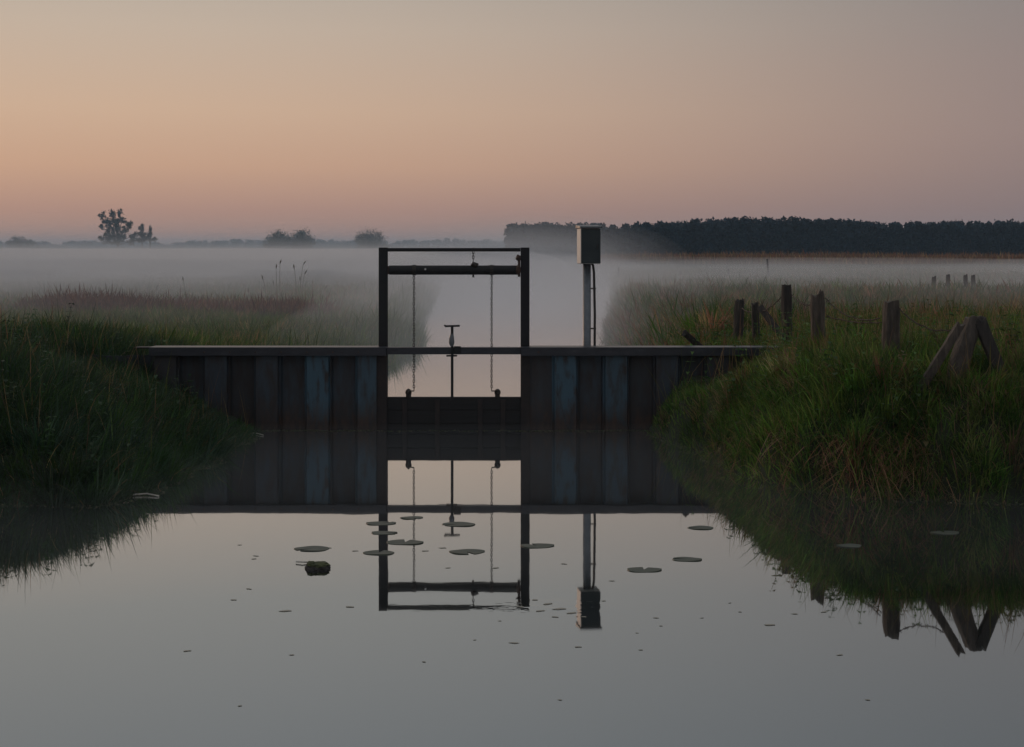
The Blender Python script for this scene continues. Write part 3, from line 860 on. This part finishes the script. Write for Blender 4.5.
# posts and stakes far out in the meadow
GF = 'small posts far out in the right meadow'
for k, (px, top, lab) in enumerate(((933.5, 277, 'leftmost of four small dark posts in the far right meadow'), (948, 275, 'second of four small posts in the far right meadow, standing tallest on a tussock'),
                                    (966, 275.5, 'third of four small posts in the far right meadow, close beside the last'), (973.5, 275.5, 'rightmost of four small dark posts in the far right meadow'))):
    post('fence_post', lab, 'fence post', px, top, 290, 47, 4.2, M_postd, jag=.02, seed=20 + k, group=GF, lean_top=random.uniform(-.03, .03))
GS = 'thin stakes standing in the mist'
for k, (px, top, Yd, w, ln, lab) in enumerate(((768.8, 259, 78, 1.9, -.09, 'tallest thin stake in the mist, tilting slightly left'), (728.4, 269, 84, 1.7, 0, 'low thin stake in the mist left of the tallest stake'),
                                               (680, 271.5, 80, 1.7, .02, 'short thin stake on the misty hummock before the wood'), (618.6, 267.5, 82, 1.9, 0, 'thin stake in the mist just right of the cabinet pole'))):
    post('stake', lab, 'stake', px, top, 280, Yd, w, M_postd, jag=.01, seed=30 + k, group=GS, lean_top=ln)

# ------------------------------------------------------------------ floating leaves
def pad_mesh(r, seed):
    rr = random.Random(seed); m = MB(); n = 30; a0 = rr.uniform(0, 6.28)
    def ringp(s, z):
        out = []
        for k in range(n + 1):
            a = a0 + .16 + (2 * math.pi - .32) * k / n
            q = r * s * (1 + .04 * math.sin(3 * a + seed) + .03 * math.sin(5 * a))
            out.append(m.bm.verts.new((q * math.cos(a), q * math.sin(a) * .60, z + .002 * math.sin(2 * a + seed) * s)))
        return out
    c = m.bm.verts.new((.0, .0, .003)); r1 = ringp(.5, .003); r2 = ringp(.94, .003); r3 = ringp(1.0, .0035); r4 = ringp(.98, -.003)
    for k in range(n):
        m.bm.faces.new([c, r1[k], r1[k + 1]]); m.bm.faces.new([r1[k], r2[k], r2[k + 1], r1[k + 1]])
        m.bm.faces.new([r2[k], r3[k], r3[k + 1], r2[k + 1]]); m.bm.faces.new([r3[k], r4[k], r4[k + 1], r3[k + 1]])
    return m


pads = [(411.5, 518, 24, 'small lily pad nearest the wall, between the reflected chain and left post'),
        (380.5, 523.5, 32, 'lily pad lying across the upper reflection of the left post'),
        (384, 533, 28, 'lily pad on the reflected left post, just below the upper one'),
        (405, 542.5, 40, 'broad lily pad with upturned rim beside the reflected left chain'),
        (379, 553, 34, 'lowest lily pad on the reflected left post'),
        (312, 549, 38, 'lily pad alone on open water above the mossy clump'),
        (467, 552, 38, 'lily pad under the reflected T handle'),
        (537, 546, 36, 'lily pad touching the reflected right post'),
        (644, 570, 37, 'lily pad on open water right of the reflected cabinet pole'),
        (687, 559.5, 32, 'lily pad near the reflected grass tips of the right bank'),
        (459, 524.5, 36, 'narrow lily pad crossing the reflected T handle'),
        (701, 528, 28, 'lily pad half inside the dark reflection of the right bank'),
        (849, 546, 27, 'pale lily pad in the dark reflection below the dry grass'),
        (945, 533, 30, 'pale lily pad in the darkest reflection at the far right')]
for k, (px, py, w, lab) in enumerate(pads):
    Yp = wy(py)
    o = pad_mesh(w * .93 * Yp / F / 2, k).build('lily_pad', M_pad, smooth=True)
    o.location = (wx(px, Yp), Yp, .001)
    tag(o, lab, 'lily pad', 'lily pads on the still water')

# small scraps: individual little leaves sharing meshes
def scrap_mesh(seed):
    rr = random.Random(seed); m = MB(); n = 10
    ring = [m.bm.verts.new((math.cos(6.283 * k / n) * (1 + rr.uniform(-.25, .25)), math.sin(6.283 * k / n) * (.55 + rr.uniform(-.15, .15)), rr.uniform(.0, .1))) for k in range(n)]
    low = [m.bm.verts.new((v.co.x * .95, v.co.y * .95, -.06)) for v in ring]
    c = m.bm.verts.new((0, 0, .09))
    for k in range(n):
        m.bm.faces.new([c, ring[k], ring[(k + 1) % n]]); m.bm.faces.new([ring[k], low[k], low[(k + 1) % n], ring[(k + 1) % n]])
    return m


protos = []
spots = [(564, 564, 8), (496, 568, 10), (612, 581, 7), (350, 607, 12), (286, 611, 16), (249, 589, 8), (234, 600, 9), (256, 556, 8), (254, 559, 7), (443, 548, 10), (425, 551, 9), (240, 545, 6),
         (824, 612, 9), (770, 625, 15), (795, 614, 8), (578, 407 + 240, 9), (604, 601, 6), (656, 618, 7), (661, 626, 5), (641, 650, 6), (637, 633, 4), (500, 621, 5), (514, 643, 12), (424, 662, 6),
         (292, 655, 7), (187, 651, 10), (730, 603, 5), (702, 618, 5), (740, 612, 5), (840, 655, 9), (355, 551, 8), (330, 548, 6), (448, 568, 7), (548, 604, 14), (560, 609, 18), (540, 611, 12), (572, 613, 14),
         (520, 607, 10), (535, 600, 8), (584, 617, 8), (555, 617, 9), (475, 640, 5), (560, 700, 6), (240, 706, 6), (868, 700, 7)]
for k, (px, py, w) in enumerate(spots):
    Yp = wy(py); s = w * Yp / F / 2
    if k < 5:
        o = scrap_mesh(k).build('floating_leaf', M_leaf); protos.append(o)
    else:
        o = protos[k % 5].copy(); C.objects.link(o)
    o.location = (wx(px, Yp), Yp, .002); o.scale = (s * .8, s * .55, .008); o.rotation_euler = (0, 0, rng.uniform(-.5, .5))
    tag(o, 'tiny dark leaf scrap floating flat on the open water', 'floating leaf', 'leaf scraps scattered over the water')

# a thin line of duckweed and scum caught against the wall and the bank feet
n_ = 2600
fx = rng.uniform(-3.3, 2.0, n_); fy = D - .02 - np.abs(rng.normal(0, .05, n_)) - .05 * (wob(fx, fx * 0, 2.0) > 0)
sel = (fx < sx(372)) | (fx > sx(534)) | (rng.random(n_) < .35); fx, fy = fx[sel], fy[sel]
ex, ey, ed = sample(60000, -5, 6, 10.8, 15.5, -.16, .0, 'R'); ex2, ey2, _ = sample(60000, -6, 0, 10.8, 15.5, -.16, .0, 'L')
fx = np.concatenate([fx, ex[:1500], ex2[:1500]]); fy = np.concatenate([fy, ey[:1500], ey2[:1500]]); n_ = len(fx)
a_ = rng.uniform(0, 6.28, n_); r_ = rng.uniform(.004, .013, n_)
q = np.stack([np.stack([fx + r_ * np.cos(a_ + h), fy + r_ * np.sin(a_ + h), np.full(n_, .003) + rng.uniform(0, .003, n_)], -1) for h in (0, 1.57, 3.14, 4.71)], 1)
dw = np_mesh('duckweed', q.reshape(-1, 3), np.arange(n_ * 4), np.arange(n_) * 4, M_grass, np.repeat(pick(n_, [(.10, .12, .05), (.2, .17, .11), (.06, .07, .04)], [3, 2, 3])[:, None], 4, 1).reshape(-1, 3))
tag(dw, 'thin scum and duckweed caught along the waterline', 'duckweed', kind='stuff')

# mossy clump
Yc = wy(568)
o = empty('mossy_clump', (wx(318, Yc), Yc, 0)); tag(o, 'dark mossy clump of sod floating left of the reflected gate', 'clump')
m = MB(); m.blob((0, 0, .006), (.088, .07, .030), 3, .10, 3); m.blob((-.035, .0, .016), (.045, .05, .026), 3, .12, 4); m.build('sod', M_postd, o)
m = MB(); m.blob((.012, -.012, .026), (.068, .055, .02), 3, .16, 6); m.blob((-.045, -.01, .032), (.032, .04, .018), 3, .18, 7); m.build('moss', M_moss, o)
def twig(name, pts, r, lab):
    m = MB(); c = Vector(pts[0]); m.tube(pts, r, 5); o = m.build(name, M_twig, None, off=c); o.location = c; tag(o, lab, 'twig')
Yt = wy(431); twig('floating_twig', [(wx(256, Yt), Yt - .25, .012), (wx(262, Yt), Yt - .3, .014), (wx(270, Yt), Yt - .42, .01)], .006, 'pale twig floating at the foot of the left wall')
Yt = wy(496); twig('floating_twig', [(wx(133, Yt), Yt, .012), (wx(146, Yt), Yt + .03, .016), (wx(160, Yt), Yt - .04, .008)], .008, 'pale twig floating below the left bank')
Yt = wy(563); twig('floating_twig', [(wx(296, Yt), Yt, .010), (wx(303, Yt), Yt - .02, .012), (wx(309, Yt), Yt - .01, .008)], .006, 'thin stick poking out of the mossy clump')

# ------------------------------------------------------------------ trees
def leafcloud(name, blobs, n, size, cols, wts, parent=None, flat=0.0):
    """many small leaf-clump faces spread through ellipsoid lobes (cx,cy,cz,rx,ry,rz)"""
    b = np.array(blobs, float); vol = b[:, 3] * b[:, 4] * b[:, 5]
    k = rng.choice(len(b), n, p=vol ** .75 / (vol ** .75).sum())
    v = rng.normal(size=(n, 3)); v /= np.linalg.norm(v, axis=1)[:, None]
    r = rng.uniform(0, 1, n) ** .45 * rng.normal(1, .08 + flat, n)
    c = b[k, :3] + v * r[:, None] * b[k, 3:6]
    a = rng.normal(size=(n, 3)); a /= np.linalg.norm(a, axis=1)[:, None]
    w = np.cross(a, rng.normal(size=(n, 3))); w /= np.linalg.norm(w, axis=1)[:, None]
    s = size * rng.uniform(.5, 1.4, n)[:, None]
    verts = np.stack([c - a * s, c + w * s * .6, c + a * s, c - w * s * .6], 1)
    lobe = rng.lognormal(0, .22, len(b))
    col = pick(n, cols, wts) * lobe[k][:, None]
    return np_mesh(name, verts.reshape(-1, 3), np.arange(n * 4), np.arange(n) * 4, M_crown, np.repeat(np.clip(col, .004, .3)[:, None], 4, 1).reshape(-1, 3), parent)


LEAF = [(.035, .05, .02), (.05, .06, .025), (.025, .035, .018)]
def tree(name, label, base, blobs, n, size, trunk_r, limbs=True, group=None, cat='tree'):
    bx, by, bz_ = base
    t = empty(name, base); tag(t, label, cat, group)
    loc = [(x - bx, y - by, z - bz_, a, b, c) for x, y, z, a, b, c in blobs]
    zs = [q[2] for q in loc]; zl = min(zs)
    m = MB(); zc = zl + (max(zs) - zl) * .45
    m.tube([(0, 0, -.3), (.05, 0, zl * .6), (0, .1, zc)], [trunk_r * 1.3, trunk_r, trunk_r * .5], 8)
    for q in loc:
        st = zl * .6 + random.uniform(0, .3) * max(q[2] - zl * .6, .1)
        m.tube([(0, 0, st), (q[0] * .5, q[1] * .5, st + (q[2] - st) * .6), (q[0] * .95, q[1] * .95, q[2])], [trunk_r * .5, trunk_r * .33, trunk_r * .12], 6)
    m.build('trunk', M_bark, t)
    fine = []
    for x, y, z, a, b, c in loc:                       # each lobe breaks up into uneven sprays
        kf = .95 if name == 'round_tree' else .72; fine.append((x, y, z, a * kf, b * kf, c * kf))
        for _ in range(2 if name == 'round_tree' else 6):
            v = Vector((random.gauss(0, 1), random.gauss(0, 1), random.gauss(0, 1))).normalized(); q = random.uniform(.2, .5)
            fine.append((x + v.x * a * .82, y + v.y * b * .82, z + v.z * c * .82, a * q, b * q, c * q * random.uniform(.7, 1.2)))
    leafcloud('crown', fine, n, size * .8, LEAF, [3, 2, 3], t, .2)
    return t


def px_tree(name, label, Yd, ground, bl, n, size, tr, base_px, **k):
    Yd *= 2.4; size *= 1.5; n = int(n * 2.4); tr *= 1.8
    s = Yd / F
    blobs = [(wx(px, Yd), Yd + random.uniform(-.6, .6) * rx * s * 1.5, wz(py, Yd), rx * s, (rx * .9) * s, ry * s) for px, py, rx, ry in bl]
    return tree(name, label, (wx(base_px, Yd), Yd, ground), blobs, n, size, tr, **k)


# the big loose tree: lobes read from its outline
z2 = lambda u, v, ru, rv=None: (80 + u / 10.24, 195 + v / 10.24, ru / 10.24, (rv or ru) / 10.24)
px_tree('broadleaf_tree', 'large loose crowned tree standing alone left on the horizon', 300, .45,
        [z2(232, 212, 42), z2(325, 185, 36, 50), z2(412, 180, 42, 52), z2(270, 265, 50), z2(212, 325, 36, 30), z2(350, 265, 60), z2(430, 260, 48), z2(510, 305, 44, 40), z2(475, 360, 50),
         z2(385, 350, 55), z2(300, 340, 50), z2(265, 405, 45), z2(340, 425, 50), z2(430, 425, 55), z2(520, 425, 45), z2(225, 450, 40), z2(400, 480, 70, 30), z2(280, 480, 60, 30), z2(530, 480, 60, 30)], 5200, .26, .35, 118)
px_tree('poplar_tree', 'slim rounded small tree just right of the large loose tree', 310, .45, [z2(640, 345, 34, 46), z2(630, 410, 42, 50), z2(575, 400, 26, 40), z2(600, 460, 60, 35)], 1500, .24, .2, 142)
px_tree('poplar_tree', 'narrow pointed small tree, rightmost by the large loose tree', 312, .45, [z2(722, 350, 17, 34), z2(715, 400, 28, 45), z2(690, 440, 40, 40), z2(760, 455, 35, 22)], 1000, .24, .2, 150)
px_tree('round_tree', 'dense round tree, left one of the touching pair', 350, .45, [(276.5, 238, 9.5, 8), (272, 242, 8, 8), (282, 241, 8, 9), (277, 247, 11, 7)], 2600, .34, .3, 277)
px_tree('round_tree', 'dense round tree, right one of the touching pair', 352, .45, [(301, 237.5, 10, 8.5), (295, 242, 8, 8), (308, 242, 7.5, 8), (301, 247, 12, 7)], 2600, .34, .3, 301)
px_tree('round_tree', 'broad round tree alone left of the lifting frame', 370, .45, [(370, 237, 11, 8.5), (363, 241, 8, 8), (379, 241, 9, 8), (371, 247, 15, 7)], 2600, .34, .3, 371)
px_tree('round_tree', 'small low dark tree, farthest left on the horizon', 420, .45, [(29, 243, 6, 4), (20, 241, 9, 5), (11, 243.5, 7, 4), (21, 247, 17, 5)], 1600, .36, .3, 22)

# the far treeline along the horizon: one mass
def profile_wood(name, prof, x0, x1, step, Yd, depth, ground, n_per, size, label, rw, cols, wts, ext):
    blobs = []; s = Yd / F
    px = x0
    while px < x1:
        yt = np.interp(px, [p[0] for p in prof], [p[1] for p in prof])
        for row in range(ext):
            Yr = Yd + row * depth / ext; sr = Yr / F
            top = wz(yt + random.choice((-.9, -.3, .2, .9, 1.8, 2.8)), Yr); hgt = top - ground
            rx = rw * random.uniform(.7, 1.2)
            X0 = wx(px + random.uniform(-.5, .5) * step, Yr)
            blobs.append((X0, Yr, ground + hgt * .78, rx, rx, hgt * .23))
            blobs.append((X0 + random.uniform(-.4, .4) * rx, Yr, ground + hgt * .52, rx * 1.25, rx * 1.2, hgt * .3))
            blobs.append((X0, Yr, ground + hgt * .2, rx * 1.2, rx * 1.1, hgt * .24))
        px += step
    o = leafcloud(name, blobs, int(n_per * len(blobs)), size, cols, wts)
    m = MB()
    for b in blobs[::3]:
        m.tube([(b[0], b[1], ground - .3), (b[0], b[1], b[2])], [.22, .1], 5)
    tr = m.build('trunk', M_bark, o); tr['kind'] = 'stuff'
    tag(o, label, 'wood', kind='stuff')
    return o


far_prof = [(-60, 240), (30, 241.5), (60, 241.5), (95, 241), (155, 242), (175, 243), (188, 241), (208, 240.5), (235, 239.5), (250, 241), (320, 238.5), (335, 241), (352, 241), (392, 242), (415, 239.6), (430, 241), (450, 238), (470, 241.5), (483, 240), (508, 241), (540, 240), (700, 240)]
profile_wood('far_woodland', far_prof, -90, 720, 7.0, 2100, 90, .4, 60, 1.8, 'thin hazy line of distant trees along the left horizon', 7.5, LEAF, [3, 2, 3], 2)
wood_prof = [(509, 228), (513, 223.5), (530, 223), (545, 222.5), (560, 224), (580, 223.5), (600, 224), (612, 226), (622, 231), (628, 225), (640, 222.5), (665, 222.5), (670, 224), (680, 221), (700, 219.5), (720, 218.3), (740, 217.5), (770, 217.5), (800, 218.5), (830, 219.5), (850, 221), (890, 223.5), (910, 222), (930, 223), (955, 221), (975, 222), (1000, 221), (1100, 222), (1300, 224)]
profile_wood('poplar_wood', wood_prof, 512, 1180, 9.0, 312, 45, .1, 300, .42, 'long dark wood closing the horizon on the right', 1.35, [(.007, .021, .033), (.012, .027, .037), (.005, .015, .027)], [3, 2, 3], 4)  # leaf colours carry the blue of distance haze, not only the foliage's own green

# ------------------------------------------------------------------ haze and mist
m = MB(); m.box(-2500, 2500, -40, 4000, -2.0, 26.0)
hz = m.build('haze', vol_mat('haze', .00034, (.56, .79, 1.0)))
tag(hz, 'thin blue dawn haze over the whole meadow', 'haze', kind='stuff')
MIST_COL = (.90, .90, .92)


def mist_layer(x0, x1, y0, y1, zt, dens, label, group, seed, und=.12):
    """a flat closed body of mist with rounded rim and gently rolling top"""
    cx, cy_, rx, ry = (x0 + x1) / 2, (y0 + y1) / 2, (x1 - x0) / 2, (y1 - y0) / 2
    m = MB(); NR, NA = 22, 96
    def plan(r, a):
        c, s_ = math.cos(a), math.sin(a)
        k = (abs(c) ** 4 + abs(s_) ** 4) ** -.25
        return rx * r * c * k, ry * r * s_ * k
    zb = -.12; top = []
    for i_ in range(NR + 1):
        r = 1 - (1 - i_ / NR) ** 3; row = []
        for j in range(NA):
            x, y = plan(r, 2 * math.pi * j / NA)
            f = max(0, 1 - r ** 26) ** .5
            z = zb + (zt - zb) * f * (1 + und * math.sin(x * .11 + seed) * math.cos(y * .09 + seed * 2) + und * .6 * math.sin(x * .31 + y * .17 + seed)) + (.0 if i_ < NR else .001)
            row.append(m.bm.verts.new((x, y, z)))
            if i_ == 0: break
        top.append(row)
    for j in range(NA): m.bm.faces.new([top[0][0], top[1][j], top[1][(j + 1) % NA]])
    for i_ in range(1, NR):
        for j in range(NA):
            m.bm.faces.new([top[i_][j], top[i_ + 1][j], top[i_ + 1][(j + 1) % NA], top[i_][(j + 1) % NA]])
    m.bm.faces.new(top[-1])
    o = m.build('mist', vol_mat('mist', dens, MIST_COL)); o.location = (cx, cy_, 0)
    tag(o, label, 'mist', group, 'stuff')


def mist_puff(c, r, dens, label, group, shells=(1, .8, .6, .4)):
    for q in shells:
        m = MB(); bmesh.ops.create_icosphere(m.bm, subdivisions=4, radius=1.0)
        for v in m.bm.verts: v.co = Vector((v.co.x * r[0] * q, v.co.y * r[1] * q, v.co.z * r[2] * q))
        o = m.build('mist', vol_mat('mist', dens, MIST_COL)); o.location = c
        tag(o, label, 'mist', group, 'stuff')


for k, (y0, zt, dn) in enumerate(((17.2, 1.15, .005), (19.5, 1.35, .006), (24, 1.5, .008))):
    mist_layer(-160, 120, y0, 112 - k * 4, zt, dn, 'flat ground mist spread over the meadows and the channel', 'layers of the ground mist', k + 5, .08)
for k, (y0, zt, dn) in enumerate(((20, 1.65, .007), (28, 1.9, .010), (42, 2.08, .024))):
    mist_layer(-170, 1.5 + k * 2.2, y0, 255 - k * 6, zt, dn, 'deeper white mist lying over the left meadow and channel', 'layers of the left mist', k, .07)
for k, (y0, zt, dn) in enumerate(((45, 2.5, .0022), (60, 3.2, .0010), (70, 4.4, .0006))):
    mist_layer(-260, 3 + k * 7, y0, 420, zt, dn, 'thin veil of mist above the white ground mist', 'veils of thin mist', k + 21, .2)
mist_layer(-7.5, 6.0, 8.6, 15.9, .18, .02, 'faint vapour lying on the still water in front of the wall', 'vapour on the water', 4, .3)
for k, (cx_, cy_, rx_, ry_, rz_) in enumerate(((-14, 46, 9, 4, 1.25), (-30, 64, 14, 6, 1.5), (-9, 62, 6, 5, 1.6), (22, 50, 10, 4, .95), (13, 74, 9, 5, 1.15), (48, 92, 20, 7, 1.3), (-52, 110, 22, 8, 1.9))):
    mist_puff((cx_, cy_, .5), (rx_, ry_, rz_), .022, 'drifting wisp of denser mist over the meadow', 'wisps of mist', (1, .72, .45))
mist_layer(-6, 6, 24, 120, 1.75, .014, 'deeper mist standing over the channel between its banks', 'mist on the channel', 6)
mist_layer(-5, 5, 17.0, 60, .95, .022, 'low mist smoking off the channel water just behind the gate', 'mist on the channel', 3)
mist_puff((1.2, 105, .6), (8.5, 18, 3.0), .0030, 'higher plume of mist rising before the left end of the wood', 'layers of the mist plume', (1.5, 1.36, 1.22, 1.1, .98, .86, .74, .62, .5, .36))
